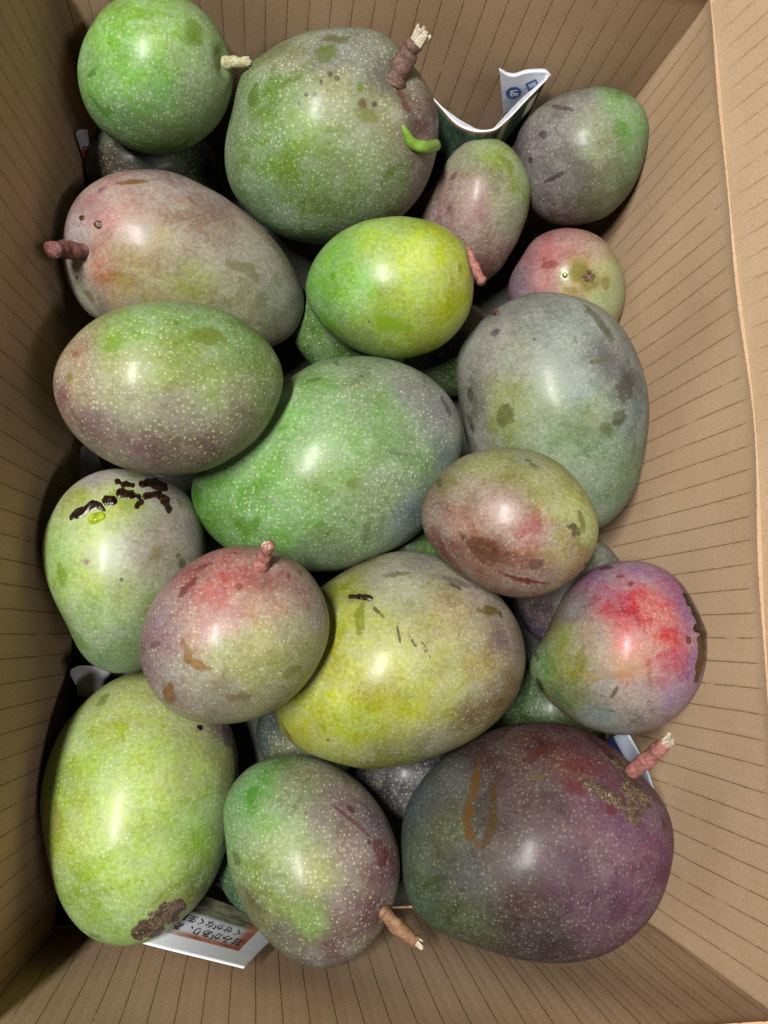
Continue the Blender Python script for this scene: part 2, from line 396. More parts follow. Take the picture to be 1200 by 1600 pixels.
def outline(d):
    if 'o' in d:
        return np.array([[float(x) for x in q.split(',')] for q in d['o'].split()])
    cx, cy, rx, ry, a = d['e']; a = math.radians(a); t = np.linspace(0, 2*np.pi, 25)[:-1]
    k = 1+.06*np.cos(t)                                        # egg: fuller at one end
    return np.stack([cx+rx*np.cos(t)*math.cos(a)-ry*k*np.sin(t)*math.sin(a), cy+rx*np.cos(t)*math.sin(a)+ry*k*np.sin(t)*math.cos(a)], 1)

def fruit_mesh(k, nphi, npsi):
    d = FR[k]; P = outline(d); dist = DIST[k]
    x, y = P.T; x2, y2 = np.roll(x, -1), np.roll(y, -1); cr = x*y2-x2*y; A = cr.sum()/2
    c = np.array([((x+x2)*cr).sum(), ((y+y2)*cr).sum()])/(6*A)
    w = wray(*c); dirv = w/np.linalg.norm(w)
    W = -dirv; U = np.array([1., 0, 0])-W*W[0]; U /= np.linalg.norm(U); V = np.cross(W, U); M = np.stack([U, V, W])
    D = wray(P[:, 0], P[:, 1]); D /= (D@dirv)[:, None]; Lc = (D-dirv)@M.T
    ph = np.arctan2(Lc[:, 1], Lc[:, 0]); rr = np.hypot(Lc[:, 0], Lc[:, 1]); o = np.argsort(ph)
    R = np.interp(PHI, ph[o], rr[o], period=2*np.pi)*.987*dist
    ft = np.fft.rfft(R); kk = np.arange(len(ft)); ft *= np.exp(-(kk/15.)**4); R = np.fft.irfft(ft, NPH)
    Am = np.stack([np.ones(NPH), np.cos(2*PHI), np.sin(2*PHI)], 1)
    co = np.linalg.lstsq(Am, 1/R**2, rcond=None)[0]
    b = np.sort(R)[:NPH//4].mean(); Cc = d['t']*b
    pf = np.linspace(0, 2*np.pi, nphi+1)[:-1]
    Rf = np.interp(pf, PHI, R, period=2*np.pi)
    Re = 1/np.sqrt(np.stack([np.ones(nphi), np.cos(2*pf), np.sin(2*pf)], 1)@co)
    ps = np.linspace(0, np.pi, npsi+1)[1:-1]
    s = np.sin(ps)[:, None]; cc = np.cos(ps)[:, None]
    bl = s**3
    rad = (Re[None]*(1-bl)+Rf[None]*bl)*s
    L = np.stack([rad*np.cos(pf), rad*np.sin(pf), np.broadcast_to(Cc*cc, rad.shape)], -1).reshape(-1, 3)
    L = np.concatenate([L, [[0, 0, Cc], [0, 0, -Cc]]])
    # gentle unevenness of a grown fruit
    rng = np.random.RandomState(k*7+1); q = L/b
    amp = np.zeros(len(L))
    for i in range(10):
        kv = rng.normal(size=3)*(1.6+.35*i); amp += np.sin(q@kv+rng.rand()*6.28)*(.0075/(1+.35*i))
    L = L*(1+amp)[:, None]
    V3 = C0+dirv*dist+L@M
    ni = npsi-1; idx = np.arange(ni*nphi).reshape(ni, nphi); nx = np.roll(idx, -1, 1)
    q4 = np.stack([idx[:-1].ravel(), idx[1:].ravel(), nx[1:].ravel(), nx[:-1].ravel()], 1).tolist()
    T = ni*nphi
    q4 += [[T, int(i), int(j)] for i, j in zip(idx[0], nx[0])]+[[T+1, int(j), int(i)] for i, j in zip(idx[-1], nx[-1])]
    return V3, q4, dirv, dist, C0+dirv*dist

def bvh(V, Fc): return BVHTree.FromPolygons([tuple(v) for v in V], Fc)
def hit(tree, u, v, default=None):
    d = wray(u, v); d = d/np.linalg.norm(d)
    r = tree.ray_cast(Vector(C0), Vector(d))
    if r[0] is None:
        # just outside the outline: nearest surface point to the sight line
        p = C0+d*default; r = tree.find_nearest(Vector(p))
    return np.array(r[0]), np.array(r[1]), r[3]
def pl(s): return [tuple(float(x) for x in q.split(',')) for q in s.split()]

def seg_dist(V, A, B):
    ab = B-A; t = np.clip(((V-A)@ab)/max(ab@ab, 1e-12), 0, 1)
    return np.linalg.norm(V-(A+t[:, None]*ab), axis=1)

def tube(name, P, R, mat, parent, origin, seed, seg=14, rough=.12, cap=True):
    P = np.array(P, float)
    # resample by Catmull-Rom
    Q = []; RR = []; n = len(P); sub = 7
    Pe = np.vstack([2*P[0]-P[1], P, 2*P[-1]-P[-2]])
    for i in range(n-1):
        p0, p1, p2, p3 = Pe[i:i+4]
        for t in np.linspace(0, 1, sub, endpoint=False):
            Q.append(.5*((2*p1)+(-p0+p2)*t+(2*p0-5*p1+4*p2-p3)*t*t+(-p0+3*p1-3*p2+p3)*t**3)); RR.append(R[i]*(1-t)+R[i+1]*t)
    Q.append(P[-1]); RR.append(R[-1]); Q = np.array(Q); RR = np.array(RR)
    T = np.gradient(Q, axis=0); T /= np.linalg.norm(T, axis=1)[:, None]
    up = np.array([.3, .2, .93]); vs_, fs = [], []
    rng = np.random.RandomState(seed); phs = rng.rand(6)*6.28
    for i, (q, t, r) in enumerate(zip(Q, T, RR)):
        a = np.cross(t, up); a /= np.linalg.norm(a); b = np.cross(t, a)
        for j in range(seg):
            an = 2*np.pi*j/seg
            k = 1+rough*(np.sin(2*an+phs[0]+i*.35)+.7*np.sin(3*an+phs[1]-i*.6)+.9*np.sin(i*.9+phs[2]))*.6+rough*.5*rng.normal()*.5
            vs_.append(q+(a*np.cos(an)+b*np.sin(an))*r*k)
    m_ = len(Q)
    for i in range(m_-1):
        for j in range(seg):
            fs.append([i*seg+j, i*seg+(j+1) % seg, (i+1)*seg+(j+1) % seg, (i+1)*seg+j])
    vs_.append(Q[0]); vs_.append(Q[-1]+T[-1]*RR[-1]*.25)
    for j in range(seg):
        fs.append([m_*seg, (j+1) % seg, j]); fs.append([m_*seg+1, (m_-1)*seg+j, (m_-1)*seg+(j+1) % seg])
    return mesh_obj(name, vs_, fs, mat, parent, origin), Q[-1], T[-1], RR[-1]

def splinters(name, p, t, r, mat, parent, origin, seed, n=7, ln=1.0):
    rng = np.random.RandomState(seed); vs_, fs = [], []
    a = np.cross(t, [.2, .3, .93]); a /= np.linalg.norm(a); b = np.cross(t, a)
    for i in range(n):
        an = rng.rand()*6.28; rr = r*.6*math.sqrt(rng.rand()); c = p+(a*math.cos(an)+b*math.sin(an))*rr-t*r*.5
        h = r*(1.1+rng.rand()*.8)*ln; w = r*(.32+.25*rng.rand()); tip = c+t*h+(a*rng.normal()+b*rng.normal())*r*.28
        i0 = len(vs_)
        for j in range(6):
            q = 6.28*j/6; vs_.append(c+(a*math.cos(q)+b*math.sin(q))*w)
        for j in range(6):
            q = 6.28*j/6; vs_.append(tip+(a*math.cos(q)+b*math.sin(q))*w*.45+t*w*.5*rng.rand())
        vs_.append(tip+t*w*.4)
        for j in range(6):
            k2 = (j+1) % 6
            fs.append([i0+j, i0+k2, i0+6+k2, i0+6+j]); fs.append([i0+12, i0+6+j, i0+6+k2])
    return mesh_obj(name, vs_, fs, mat, parent, origin, smooth=False)

def patch(name, tree, lines, hpx, mat, parent, origin, seed, dist, step=1.4, jag=.35):
    """raised crust on the skin: lines = [(polyline px, radius px)]; hpx = height in px"""
    sc = dist/F
    pts = np.array([p for l, r in lines for p in l]); rm = max(r for l, r in lines)*1.5
    x0, y0 = pts.min(0)-rm; x1, y1 = pts.max(0)+rm
    xs = np.arange(x0, x1, step); ys = np.arange(y0, y1, step)
    gx, gy = np.meshgrid(xs, ys); G = np.stack([gx.ravel(), gy.ravel()], 1)
    sd = np.full(len(G), -1e9)
    for l, r in lines:
        l = [np.array(p) for p in l]
        if len(l) == 1: dd = np.linalg.norm(G-l[0], axis=1)
        else: dd = np.min([seg_dist(G, l[i], l[i+1]) for i in range(len(l)-1)], axis=0)
        sd = np.maximum(sd, (r-dd)/r)
    rng = np.random.RandomState(seed)
    nz = np.zeros(len(G))
    for i in range(14):
        kv = rng.normal(size=2)*(.1+.045*i); nz += np.sin(G@kv+rng.rand()*6.28)*(.5/(1+.25*i))
    sd = sd+nz*jag*.5
    vid = {}; vs_ = []; fs = []
    nx_ = len(xs); hh = np.clip(sd*1.8, 0, 1)**.5
    def vert(i):
        if i not in vid:
            r = tree.ray_cast(Vector(C0), Vector(wray(*G[i])))
            if r[0] is None: vid[i] = None
            else:
                p = np.array(r[0]); n = np.array(r[1])
                if n@(p-C0) > 0: n = -n
                vid[i] = len(vs_); vs_.append(p+n*sc*(hpx*hh[i]*(1+.5*nz[i])-.35))
        return vid[i]
    for j in range(len(ys)-1):
        for i in range(nx_-1):
            q = [j*nx_+i, (j+1)*nx_+i, (j+1)*nx_+i+1, j*nx_+i+1]
            if max(sd[q]) > 0 and sum(sd[k] > -.25 for k in q) >= 3:
                ids = [vert(k) for k in q]
                if None not in ids: fs.append(ids)
    if not fs: return None
    return mesh_obj(name, vs_, fs, mat, parent, origin)

DEFST = '#6e7a2a'
def build(k):
    d = FR[k]; info = FI.get(k, {}); low = 'e' in d
    V, Fc, dirv, dist, cen = fruit_mesh(k, 232 if not low else 96, 120 if not low else 52)
    sc = dist/F
    tree = bvh(V, Fc)
    # dents and shoulders
    for (px, py, sg, h) in info.get('dent', []):
        p, n, _ = hit(tree, px, py, dist)
        out = (p-cen)/np.linalg.norm(p-cen)
        dd = np.linalg.norm(V-p, axis=1)
        V = V+out*(h*sc*np.exp(-(dd/(sg*sc))**2))[:, None]
    if info.get('dent'): tree = bvh(V, Fc)
    base = np.array([cen[0], cen[1], V[:, 2].min()])
    parts = any(x in info for x in ('stem', 'sap', 'scab', 'sprout', 'scar', 'drop', 'brown'))
    if parts:
        root = empty('mango', base); body = mesh_obj('skin', V, Fc, SKIN, root, base)
    else:
        root = body = mesh_obj('mango', V, Fc, SKIN, None, base)
    # colour of the skin from place to place
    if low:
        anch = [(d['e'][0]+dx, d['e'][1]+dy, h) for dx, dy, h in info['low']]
    else: anch = info['c']
    num = np.zeros((len(V), 3)); den = np.zeros(len(V))
    for (px, py, h) in anch:
        p, n, _ = hit(tree, px, py, dist)
        dd = np.linalg.norm(V-p, axis=1); w = 1/(dd**3.2+(.0045)**3.2)
        hc = hx(h, ALB)
        if hc[1] > 1.12*max(hc[0], hc[2]): hc = hc*np.array([1.04, .92, .60])
        lu = hc@np.array([.25, .65, .10]); hc = lu+(hc-lu)*(.98 if k == 15 else .74 if (hc[1] > 1.25*hc[0] and hc[1] > 1.5*hc[2]) else .84)
        if hc[2] > hc[1]: lu = hc.mean(); hc = (lu+(hc-lu)*(.78 if hc[2] > hc[0]*.9 else .95))*np.array([1.04, 1., .84])
        hc = hc**1.18*1.16
        if k == 18: hc = hc*.66  # skin of the large purple fruit darkened in place of a soft shadow
        if low: hc = hc*.7  # buried fruit: deep shade of the gaps put into the skin colour
        num += w[:, None]*hc; den += w
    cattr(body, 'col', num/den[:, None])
    # stains
    S = np.full(len(V), -50.0); SC = np.tile(hx(DEFST, ALB), (len(V), 1))
    for (line, r, colr) in info.get('st', []):
        q_ = np.array(pl(line)); sm_ = []; rg = np.random.RandomState(int(q_[0, 0]*7+q_[0, 1])+k)
        tot = max(1, sum(np.linalg.norm(q_[i+1]-q_[i]) for i in range(len(q_)-1)))
        if len(q_) == 1: sm_ = [(q_[0]+rg.normal(size=2)*r*.22*(i > 0), r*(1 if i == 0 else .6+.4*rg.rand())) for i in range(1 if r < 5 else 4)]
        else:
            acc = 0
            for i in range(len(q_)-1):
                L_ = np.linalg.norm(q_[i+1]-q_[i]); n_ = max(2, int(L_/(r*.45))+1)
                for t in np.linspace(0, 1, n_):
                    g_ = (acc+t*L_)/tot; tp = .55+.5*math.sin(math.pi*min(max(g_, 0), 1))
                    sm_.append((q_[i]*(1-t)+q_[i+1]*t+rg.normal(size=2)*r*.16, r*tp*(.72+.5*rg.rand())))
                acc += L_
        val = np.full(len(V), -50.)
        for (c_, r_) in sm_:
            ph_ = hit(tree, c_[0], c_[1], dist)[0]
            val = np.maximum(val, (r_*sc-np.linalg.norm(V-ph_, axis=1))/(r*sc))
        mk = val > S; S[mk] = val[mk]; SC[mk] = hx(colr, ALB*.6)
    fattr(body, 'stain', S); cattr(body, 'stain_col', SC)
    prm = info.get('prm', (.8, .6, 0.))
    cattr(body, 'prm', np.tile(prm, (len(V), 1)))
    # stem
    if 'stem' in info:
        path, r0, r1, mat, tip, lift = info['stem']
        q = pl(path); p0, n0, _ = hit(tree, *q[0], dist)
        z0 = CAMH-p0[2]
        P = [at(u, v, z0-lift*(i/(len(q)-1))) for i, (u, v) in enumerate(q)]
        P[0] = p0; P.insert(0, p0-(P[1]-p0)/np.linalg.norm(P[1]-p0)*.004)
        Rr = np.linspace(r0, r1, len(P))*sc; Rr[0] *= 1.15
        so, pe, te, re_ = tube('stem', P, Rr, mat, root, base, k)
        if tip: splinters('cut_tip', pe, te, re_, WOOD, so, base, k+5, ln=tip)
    if 'sprout' in info:
        q = pl(info['sprout'][0]); zs = info['sprout'][1]
        p0, n0, _ = hit(tree, *q[0], dist)
        P = [p0-n0*.002]
        for i, (u, v) in enumerate(q):
            if i == 0: continue
            ph_, nh, _ = hit(tree, u, v, dist); P.append(ph_+(C0-ph_)/np.linalg.norm(C0-ph_)*zs[i])
        tube('sprout', P, np.array(info['sprout'][2])*sc, SPROUT, root, base, k, rough=.05)
    for key, nm, mat, hp in (('sap', 'dried_sap', SAP, 1.7), ('brown', 'dried_sap', SAPB, 1.3), ('scab', 'corky_scab', SCAB, 1.0), ('drop', 'sap_drop', DROP, 5.0), ('scar', 'stem_scar', STEM_BROWN, 3.2)):
        for j, lines in enumerate(info.get(key, [])):
            patch(nm, tree, [(pl(l), r) for l, r in lines], hp, mat, root, base, k*10+j, dist,
                  step=1.0, jag={'sap': .42, 'brown': .35, 'scab': .13, 'drop': .1, 'scar': .4}[key])
    return root
# ---- per fruit: c = skin colours at photograph pixels, st = stains (polyline, radius, colour), prm = lenticels, bloom, gloss
def cc(s): return [(float(a.split(',')[0]), float(a.split(',')[1]), a.split(',')[2]) for a in s.split()]
FI = {
 1: dict(c=cc("175,60,86c95c 200,30,8fcf68 240,60,9ccc7c 190,110,78bf3c 250,150,6fae62 300,150,88a888 200,190,5f9a55 250,210,6b8f50 150,120,79b868 320,100,8fb48c 330,60,86b070 340,150,90a890 230,110,82c05c 160,180,6fa468"),
   st=[("296,64 308,38", 13, '7a9a24'), ("136,122 152,105", 4, '5f9a30'), ("140,150 175,190", 3, '4f8a48')], prm=(.85, .45, .02),
   dent=[(352, 98, 16, -9)], stem=("352,98 365,97 378,98 388,97", 8, 6.5, 'STEM_PALE', .5, .003)),
 2: dict(c=cc("400,240,6f9c44 420,150,6c9a3c 470,200,88b44e 460,270,74a246 400,300,7fa88c 360,260,86a688 500,330,6c943c 560,250,8aa87a 600,180,949f84 520,80,96968e 450,90,8a9484 580,100,868678 640,170,8c7a70 660,200,866c6a 620,280,7f9a70 560,330,76986a 660,260,867c76 440,340,7aa08c 520,150,9aa688 430,210,6fa038 380,200,7aa070 540,290,84a474"),
   st=[("505,62 540,60", 10, '7a7a3c'), ("500,85 520,78", 12, '7c8a40'), ("566,162", 8, '6a4a18'), ("516,116", 4, '3c3630'), ("527,122", 4, '4a4030'), ("500,124 503,132", 3, '4a4238'), ("478,148", 3, '3c362c'), ("468,162", 3, '3c362c'), ("585,163", 4, '3a3440'), ("555,172 590,186", 7, '93984c'), ("400,135 392,165", 9, '648a30'), ("622,140 640,175", 7, '7c4a34'), ("560,130 566,140", 5, '7c9a3c'), ("440,132 470,120", 5, '7f9444'), ("495,145 489,150", 3, '4a4238'), ("512,140", 2.5, '3a342c'), ("650,190", 3, '5c4040')], prm=(1.0, .75, .02),
   dent=[(622, 118, 26, -13), (590, 60, 40, 5), (660, 165, 26, 4), (630, 180, 14, 5), (655, 215, 16, -5), (385, 118, 28, 4)],
   stem=("620,119 629,100 640,80 649,66", 15, 11, 'STEM_BROWN', 1.3, .012),
   sprout=("627,185 633,206 644,224 664,230 687,227", (0, .0000, .0012, .0032, .0050), (1.5, 4.5, 7.5, 8.5, 7.5, 2.0))),
 3: dict(c=cc("110,400,a09488 140,330,b08a86 180,300,b58a86 170,340,c08a80 230,300,a58880 200,400,b0a070 160,420,c08a70 250,380,a89a70 300,350,a08c7c 350,380,9a8c78 400,420,94907c 440,470,8a9078 300,440,9aa060 220,450,a8a070 380,480,8f9068 130,460,a09a88 260,275,a08a88 210,350,b89a8c 190,440,b4a06c 330,310,9a8680 120,360,b4a4a4"),
   st=[("182,287 205,284 228,284", 5, '8e6424'), ("152,300 165,292", 5, '94606a'), ("120,434", 4, '100c0a'), ("135,455 145,468", 6, '84784c'), ("355,412 390,420 405,440", 7, '8a8a5c'), ("295,308 310,322", 4, '86704c')], prm=(0.35, .85, .03),
   brown=[[("154,350", 6.5)], [("128,340", 4.5)]],
   dent=[(128, 392, 15, -8)], stem=("128,392 112,391 96,390 82,390", 10.5, 11, 'STEM_RED', 0, .016)),
 4: dict(c=cc("110,570,b09a7c 95,620,9a7c80 130,600,a8987a 180,530,8fb860 230,500,86b870 300,500,80b070 370,530,80ae78 420,580,88ac78 250,570,98b068 330,600,90a878 200,620,a0a07c 270,640,98907c 150,660,937d78 220,700,8a7070 320,690,847468 380,650,8a8a70 410,620,86a074 120,550,a88a70 290,550,90b468 190,575,a0ae78"),
   st=[("305,524 330,524 350,529", 13, '84962a'), ("275,505", 5, '7a9a30'), ("166,548 190,530", 8, '94b848'), ("108,590", 7, 'a0944a'), ("115,556 122,552", 5, 'a06c5c')], prm=(1.0, .55, .03)),
 5: dict(c=cc("490,450,6fbe48 520,400,80c850 560,440,84c83c 600,380,aad030 650,400,c0d838 700,380,b0c848 730,430,b0c060 640,460,a8cc28 600,500,98c430 660,530,a0c030 560,530,84a848 700,500,a8c440 510,490,70b050 620,350,a0c850 485,470,7ab468"),
   st=[("521,425 519,436", 4, '6cb820'), ("575,500 577,505", 3, '7c7030'), ("720,412 718,424", 4, '88b030'), ("590,500 640,515", 12, '98c01c')], prm=(0.6, .32, .04),
   dent=[(738, 412, 14, -5)], stem=("734,398 741,415 748,430 753,440", 6, 7, 'STEM_PINK', 0, .006)),
 6: dict(c=cc("770,240,8fb050 810,290,88a860 740,300,a88c80 740,330,b0908a 700,290,a08078 690,330,987070 770,380,98787a 800,340,8a9070 720,250,90906c 750,420,805c60 785,300,9a9878"),
   st=[("778,245 795,255 800,275", 6, '94a040'), ("705,280 712,270", 4, '8a5a5c')], prm=(0.5, .8, .02)),
 7: dict(c=cc("960,160,78b068 990,200,6fb058 1000,240,7aa070 940,230,90a090 870,200,8a8090 830,230,7c6c84 850,280,807484 900,280,807c84 940,300,7c8478 870,330,74606c 880,160,8a8488 960,290,7c9478 910,160,8c8c88 925,180,8a9484"),
   st=[("847,210", 5.5, '4e3638'), ("829,250", 5, '42302c'), ("860,165 895,172", 3, '6a5658'), ("850,285 880,270", 3, '5c4650'), ("905,225", 4, '6a5858')], prm=(0.55, .85, .02)),
 8: dict(c=cc("830,400,b07890 860,390,c88080 900,375,c09088 810,440,9c80a0 850,430,c89090 930,390,c0a088 950,420,b8b87c 965,450,b0b880 900,430,c0a860 930,480,b0b880 815,480,9078a0 870,370,b8808c"),
   st=[("880,432 905,425 925,436 945,440", 15, 'a09a48'), ("845,415 870,412", 5, 'b0584c'), ("850,405", 4, 'a8504c'), ("885,450 900,455", 6, 'b0a05c')], prm=(0.3, .45, .1),
   dent=[(920, 432, 14, -4)], scar=[[("920,426", 4), ("914,432", 4), ("926,432", 4), ("917,438", 4), ("924,439", 4)]], drop=[[("883,430", 4)]]),
 9: dict(c=cc("780,520,9c9ca0 760,560,96949a 830,480,90908c 900,500,98a098 850,560,a0a89c 800,620,98ac7c 790,650,8aa060 860,620,94b09c 900,600,98a8a0 950,560,7c7c7c 980,600,74747c 920,650,88a48c 870,680,88ac98 950,700,7ca094 980,740,7ca090 740,640,7c7c70 735,680,9898a4 990,650,80908c 930,760,7ca090 820,560,a0a490 880,540,9ca49c"),
   st=[("915,478 935,500 955,530", 9, '6c6a4c'), ("978,580 986,615", 12, '605c54'), ("968,655", 11, '5c6440'), ("945,660 952,678", 7, '6c7448'), ("733,610 738,625", 8, '5e5444'), ("780,660 795,640", 12, '74763c'), ("860,453", 7, '5c4c3c'), ("915,568 945,562 953,556", 3.5, '7c7c4c'), ("768,520 778,518", 5, '5c4050'), ("835,530", 4, '7c5868'), ("725,650 740,670", 8, '5c5c44'), ("900,690 910,694", 4, '7c9478'), ("965,600 975,625", 8, '686458')], prm=(0.5, 1.0, .0),
   scar=[[("772,487", 7)]], dent=[(765, 495, 20, -4)]),
 10: dict(c=cc("330,780,60a838 350,720,70b068 400,680,78b870 450,640,80bc78 500,600,88b888 570,590,88a090 640,610,8c949a 690,650,888ca0 600,650,80b480 550,700,84bc78 500,740,88b870 650,720,80a888 600,780,88a488 640,800,80908c 550,830,7ca47c 450,820,74b060 400,800,70b060 520,870,7c9888 700,700,80949a 430,740,78b85c 580,620,86ac88"),
   st=[("382,824 392,820", 22, '5f9018'), ("547,757 558,752", 12, '84882c'), ("308,768 312,782", 15, '58a028'), ("478,594 505,592", 4, '5c7c34'), ("520,565 530,570", 4, '6a7a58'), ("565,588", 4, '5c8448'), ("600,705 640,712", 1.5, '44604c'), ("505,845 520,822", 1.5, '3c5c3c'), ("640,760 648,735", 1.5, '3c5444'), ("575,820 570,850", 7, '7c8c5c'), ("690,620 705,650", 6, '5c5c5c'), ("660,690 672,684", 2, '4c5c50')], prm=(1.0, .5, .03)),
 11: dict(c=cc("760,720,94a068 820,720,8a9060 700,750,90885c 680,800,987a70 720,820,b08878 780,790,b8988c 850,760,a0a060 890,790,b0b868 920,820,a8b060 830,830,b07878 780,880,8a5c50 840,900,84585c 700,860,7c4c48 900,870,988058 880,840,a09058 740,770,a89480 800,740,98945c"),
   st=[("728,842 755,862 790,872", 17, '6a3a1c'), ("780,895 815,906 852,912", 4.5, '7c2420'), ("840,882", 10, '6a4c48'), ("893,822 900,838", 10, '4c3c24'), ("825,722 840,730", 8, '6c6438'), ("680,745 690,760", 6, '6c6044'), ("905,800 912,830", 6, '8a8440'), ("870,700 890,735", 4, '70683c')], prm=(0.42, .65, .04),
   sap=[[("918,884", 6)]]),
 12: dict(c=cc("150,745,b0a8b4 120,780,a8bc80 160,790,b8d080 120,830,b0d088 90,860,9ccc80 150,840,c0d8a8 180,860,c4ccb4 140,900,b0cc88 100,900,98c060 220,860,b0a898 260,830,a49498 300,830,a09aa8 250,880,a49c80 200,930,a0b890 150,960,94b888 180,1000,80a080 170,1040,78a088 240,950,84a070 270,900,9c9888 115,985,88b080 210,1000,7c9c78 200,790,b4c48c 230,800,a8b094 250,770,9890a0"),
   st=[("278,778 282,790", 8, '8c8a3c'), ("240,872 250,862", 13, 'a0945c'), ("92,880 98,915", 8, '84ac38'), ("278,868", 5, '7a5c44'), ("285,880", 9, '6c6450'), ("135,878", 5, 'b8908c'), ("175,775 200,785 228,780", 14, 'a8c050'), ("190,905", 3, '6a4c50')], prm=(0.5, .6, .03),
   sap=[[("113,806 130,798", 7), ("130,798 150,788", 6.5), ("155,790 161,797", 4.5)], [("166,782 177,783", 6.5)], [("184,753 192,757", 5.5), ("196,756 207,758", 4.5)], [("188,770 205,772", 6.5), ("205,772 218,777", 5)], [("213,791 219,784", 5.5)], [("222,757 240,753", 5), ("243,757 256,762", 8), ("228,775 248,772", 5), ("248,772 260,785 264,796", 7)]],
   drop=[[("145,812 158,806", 7)]]),
 13: dict(c=cc("245,960,9a8098 270,930,a88090 300,900,a86870 350,870,b86878 340,930,cc7c80 380,900,c07c84 420,880,a88890 470,920,a88c80 430,940,b89080 360,960,c89894 320,980,b88488 260,1000,987888 400,1000,b0b070 460,980,a0a078 350,1020,b0b47c 420,1050,98ac78 300,1060,a09880 350,1090,94907c 480,1030,8c9c70 270,1060,988c84 430,1080,909c80 500,950,988c84 240,1040,907c88 390,950,c0a088"),
   st=[("283,932 295,912 308,900", 8, '8a4434'), ("305,890 330,880", 5, '8c4448'), ("286,1000 296,1032 330,1046", 8, 'a07018'), ("266,1068 263,1098", 10, '8a5c0c'), ("355,1088 390,1092", 9, '8c7a50'), ("468,888 472,900", 6, '94581c'), ("450,895 452,905", 3, '9c5c54'), ("375,918", 6, '9c4c48'), ("235,1010 250,1005", 4, '7c5c5c'), ("445,1060 460,1045", 8, '8a9050')], prm=(0.8, .55, .04),
   dent=[(408, 888, 24, -9), (440, 880, 26, 4), (375, 876, 22, 3)], stem=("406,889 411,873 416,860 420,852", 12, 9, 'STEM_PINK', .35, .014)),
 14: dict(c=cc("540,920,98a038 480,960,b0b84c 600,900,a8a890 560,970,b0c068 640,930,a8a884 700,950,b0a078 760,930,a8988c 680,990,b4b070 620,1030,b8c46c 540,1080,c0c440 480,1110,a8b430 560,1130,a0b840 640,1100,a8b848 700,1070,a8a850 750,1050,a09460 790,1000,8c7870 780,1080,847458 680,1160,8c8868 600,1180,88986c 740,1110,807458 520,1020,b0bc58 660,880,9c9888 540,885,8a7c58 590,1080,b4c058"),
   st=[("566,938 562,960 560,992", 7, '949a20'), ("545,928 580,935", 12, 'a8a83c'), ("748,954 776,954", 8, '746414'), ("620,978 626,1008", 2, '5c4c3c'), ("638,990 650,1012", 2.2, '54443c'), ("655,995 672,1028", 2, '5a4a40'), ("580,945 600,965", 3, '6c5820'), ("540,890 560,880 590,872", 4, '5e5040'), ("705,912 720,920", 4, '5c5048'), ("512,1156", 4, '8c6430'), ("690,900 730,915 745,918", 6, '8c8078'), ("600,900 640,895", 5, '86805c'), ("780,955 785,965", 4, '504038'), ("440,1130 455,1158", 5, '8c7c50')], prm=(0.55, .5, .03),
   sap=[[("548,932 560,931 578,934", 4)]]),
 15: dict(c=cc("850,1040,6c9068 880,1000,90a078 900,950,908898 940,900,a078a8 1000,890,b080b8 960,950,c0707c 1000,940,cc6a70 1030,960,cc6a70 1040,1000,c8645f 980,1000,d07870 930,1000,a89884 900,1040,8c9464 980,1045,c08a60 1050,1030,b86078 1080,960,a068a8 1090,1040,9c74b0 1050,1090,9c7cac 1000,1080,a08c98 950,1070,989088 890,1080,80947c 940,1120,84908c 1000,1120,90888c 1060,920,b070a8 960,920,b47c98"),
   st=[("836,1018 842,1032", 5, '4c6040'), ("838,1062 848,1076", 9, '3c4c20'), ("940,888 955,886", 6, '6c3448'), ("965,902 975,898", 4, '8c3448'), ("985,912", 6, '94303c'), ("870,1085 885,1100", 10, '64805c'), ("955,1090 966,1072", 3, '6c5c44'), ("945,1108 962,1112", 2, '5c5044'), ("1060,905 1072,930", 6, '6c3448'), ("900,1050 930,1060 990,1046 1020,1040", 3, 'c8a070'), ("1076,1000", 5, '7c2c30')], prm=(0.4, .8, .03),
   sap=[[("1072,930 1082,950 1092,970 1096,985", 5), ("1092,980 1102,984", 9), ("1098,995 1100,1012", 5)]], brown=[[("1096,1000 1098,1020 1093,1046", 7), ("1092,1050 1088,1064", 4)]]),
 16: dict(c=cc("160,1090,a8bc84 110,1140,a0c070 200,1120,b0c880 90,1220,98bc50 150,1200,a8d058 200,1250,b4d860 240,1220,b8d868 300,1200,a8c878 350,1180,9cb084 130,1300,b0d058 180,1350,a8d058 240,1350,a8d058 300,1300,98cc60 330,1280,90b878 120,1400,98c068 180,1450,98c878 260,1420,98b860 310,1380,80a058 80,1280,98b048 250,1080,a8b888 350,1140,907c78"),
   st=[("155,1100 165,1085", 7, '8ca84c'), ("140,1460 155,1468", 9, '84a84c'), ("348,1140 362,1165", 9, '6c5450'), ("78,1232", 4, '4c5c2c'), ("88,1260 92,1290", 7, 'a8a05c'), ("310,1400 325,1375", 8, '70804c')], prm=(1.0, .35, .03),
   scab=[[("215,1459 232,1449", 12), ("235,1446 262,1428", 20), ("262,1422 280,1414", 11)]], sap=[[("312,1137", 4)]]),
 17: dict(c=cc("370,1250,70b078 400,1220,78b878 395,1245,60b040 360,1300,78b078 420,1280,90c890 430,1330,a4bc94 400,1350,88a868 470,1220,889080 530,1250,887080 580,1290,7c6884 500,1280,94887c 550,1330,98807c 490,1360,a0ac78 600,1350,805c70 480,1440,80b050 440,1400,8aa468 400,1420,748060 540,1420,94807c 450,1460,7c7468 520,1480,846c6c 580,1430,785c68 490,1500,80787c 460,1290,9cb890 450,1250,88a080"),
